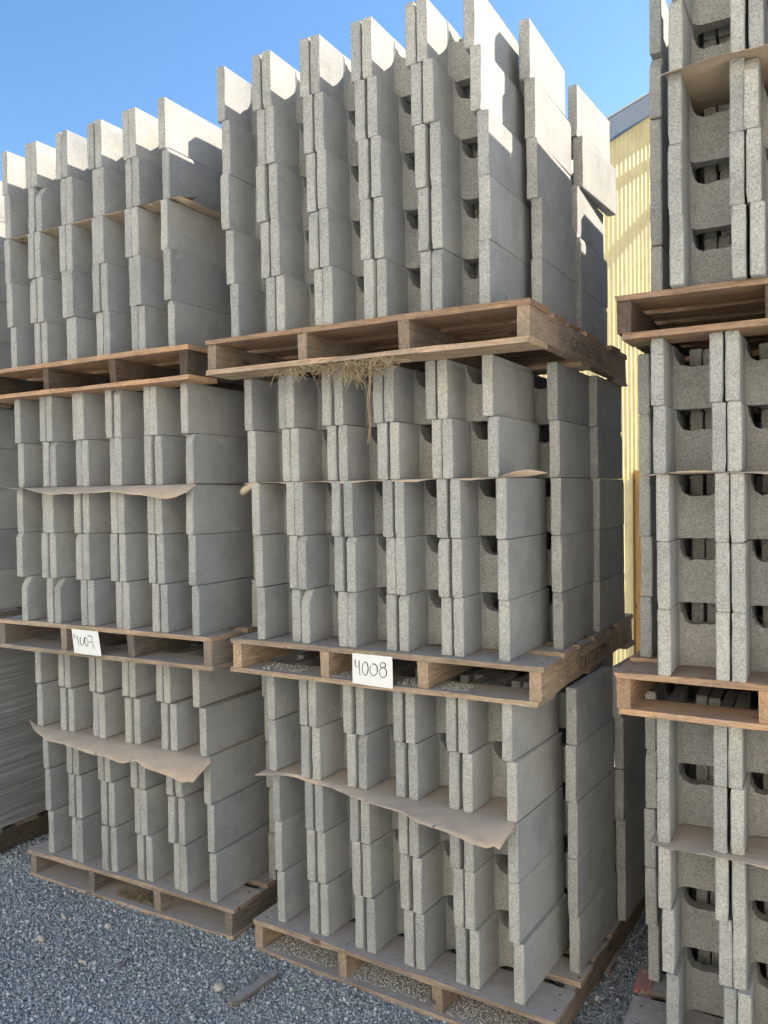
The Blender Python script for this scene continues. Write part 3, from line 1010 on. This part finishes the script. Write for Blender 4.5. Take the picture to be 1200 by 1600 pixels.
# ------------------------------------------------------------------ yellow corrugated building behind
def make_building():
    d = Vector((0.17, 0.985, 0)).normalized()
    nrm = Vector((d.y, -d.x, 0))             # faces +X and a little towards the stacks
    o0 = Vector((-0.08, 5.68, 0))
    root = bpy.data.objects.new("corrugated_building", None)
    COL.objects.link(root)
    root.location = o0
    root.rotation_euler = (0, 0, math.atan2(d.y, d.x))   # local x along the wall, local -y outwards
    tag(root, "yellow corrugated metal building with a blue grey sloping fascia", "building")
    S0, S1, RID = -3.0, 9.0, 3.4
    def top(s): return 5.32 + 0.587 * (min(s, 2 * RID - s))
    pitch, amp = 0.105, 0.014
    per = 6
    cuts = [S0, -1.2, -0.1, 1.0, 2.1, 3.2, 4.3, 5.4, 6.5, S1]
    for a0, a1 in zip(cuts[:-1], cuts[1:]):
        v, f = [], []
        nseg = int((a1 - a0) / pitch * per)
        for i in range(nseg + 1):
            s_ = a0 + (a1 - a0) * i / nseg
            y = -amp * math.cos(2 * math.pi * s_ / pitch)
            v += [(s_, y, 0.0), (s_, y, top(s_))]
        for i in range(nseg):
            f.append((2 * i, 2 * i + 2, 2 * i + 3, 2 * i + 1))
        add_obj("wall_sheet", mesh_from("wall_sheet", v, f, [M_YELLOW], smooth=True), (0, 0, 0), (0, 0, 0), root)
    # other walls, roof
    D = 7.0
    v, f = box_vf(S0, S1, 0.06, D, 0, 2.9)
    add_obj("rear_body", mesh_from("rear_body", v, f[:1] + f[2:], [M_YELLOW]), (0, 0, 0), (0, 0, 0), root)
    f6 = [(0, 3, 2, 1), (4, 5, 6, 7), (0, 1, 5, 4), (1, 2, 6, 5), (2, 3, 7, 6), (3, 0, 4, 7)]
    for (sa, sb) in ((S0 - 0.25, RID), (RID, S1 + 0.25)):
        za, zb_ = top(sa) + 0.02, top(sb) + 0.02
        v = [(sa, 0.02, za - 0.6), (sb, 0.02, zb_ - 0.6), (sb, 0.15, zb_ - 0.6), (sa, 0.15, za - 0.6), (sa, 0.02, za), (sb, 0.02, zb_), (sb, 0.15, zb_), (sa, 0.15, za)]
        add_obj("parapet", mesh_from("parapet", v, f6, [M_YELLOW]), (0, 0, 0), (0, 0, 0), root)
        v = [(sa, -0.075, za - 0.19), (sb, -0.075, zb_ - 0.19), (sb, -0.025, zb_ - 0.19), (sa, -0.025, za - 0.19), (sa, -0.075, za + 0.03), (sb, -0.075, zb_ + 0.03), (sb, -0.025, zb_ + 0.03), (sa, -0.025, za + 0.03)]
        add_obj("fascia_board", mesh_from("fascia", v, f6, [M_FASCIA]), (0, 0, 0), (0, 0, 0), root)
    # a timber post against the wall
    pm = outward(mesh_from("post", *plank_mesh(1.96, 0.11, 0.09, 31, 10, 0.002), [M_POST]))
    p = add_obj("timber_post", pm, o0 + d * 0.50 + nrm * 0.12 + Vector((0, 0, 0.98)), (0, -math.pi / 2, math.atan2(nrm.y, nrm.x)))
    tag(p, "sunlit timber post against the yellow corrugated wall", "post")
    return o0, d, nrm
BO, BD_, BN = make_building()

# unseen pale building opposite the stacks, added to throw warm sunlight on their ends
M_WHITE = simple("added_warehouse_paint", (0.70, 0.685, 0.645), 0.7, 0.04, 1.5)[0]
M_DOOR = simple("roller_door_paint", (0.55, 0.56, 0.55), 0.6, 0.05, 2)[0]
wh = bpy.data.objects.new("added_warehouse", None)
COL.objects.link(wh)
wh.location = (0.0, -7.2, 0)
tag(wh, "unseen pale building added opposite the block stacks to bounce sunlight", "building")
x = -6.0
while x < 18.0:
    if abs(x - 6.0) < 0.1:
        v, f = box_vf(x, x + 4.0, -12, 0, 4.2, 7.0)
        add_obj("wall_bay", mesh_from("wall_bay", v, f, [M_WHITE]), (0, 0, 0), (0, 0, 0), wh)
        for k in range(12):
            v, f = box_vf(x + 0.01, x + 3.99, -0.16, -0.10 - 0.01 * (k % 2), 0.35 * k, 0.35 * k + 0.345)
            add_obj("door_slat", mesh_from("door_slat", v, f, [M_DOOR]), (0, 0, 0), (0, 0, 0), wh)
    else:
        v, f = box_vf(x + 0.004, x + 3.996, -12, 0, 0, 7.0)
        add_obj("wall_bay", mesh_from("wall_bay", v, f, [M_WHITE]), (0, 0, 0), (0, 0, 0), wh)
    x += 4.0
v, f = box_vf(-6.2, 18.2, -12.2, 0.12, 7.003, 7.2)
add_obj("roof_slab", mesh_from("roof_slab", v, f, [M_FASCIA]), (0, 0, 0), (0, 0, 0), wh)

# unseen braces behind the untagged column, added to cast the wall's shade bars
root = bpy.data.objects.new("added_shade_frame", None)
COL.objects.link(root)
root.location = (1.06, 7.4, 0)
tag(root, "unseen brace frame added to cast bars of shade on the yellow wall", "added shade frame")
BR = [((0.954, 6.820, 5.081), (1.170, 8.071, 5.917), 0.075), ((0.969, 6.903, 5.805), (1.172, 8.079, 6.440), 0.055), ((0.982, 6.979, 6.164), (1.173, 8.085, 6.796), 0.12)]
ups = [("upright", (0.93, 6.68, 0), (0.93, 6.68, 6.25), 0.05), ("upright", (1.20, 8.25, 0), (1.20, 8.25, 7.0), 0.05)]
for nm, p, q, r in ups + [("brace", tuple(Vector(a_) + (Vector(a_) - Vector(b_2)) * 0.11), tuple(Vector(b_2) + (Vector(b_2) - Vector(a_)) * 0.14), rr) for a_, b_2, rr in BR]:
    p = tuple(Vector(p) - root.location); q = tuple(Vector(q) - root.location)
    vf = tube([p, ((p[0] + q[0]) / 2, (p[1] + q[1]) / 2, (p[2] + q[2]) / 2), q], r, r, 8)
    add_obj(nm, outward(mesh_from(nm, vf[0], vf[1], [M_SHADE_FRAME])), (0, 0, 0), (0, 0, 0), root)
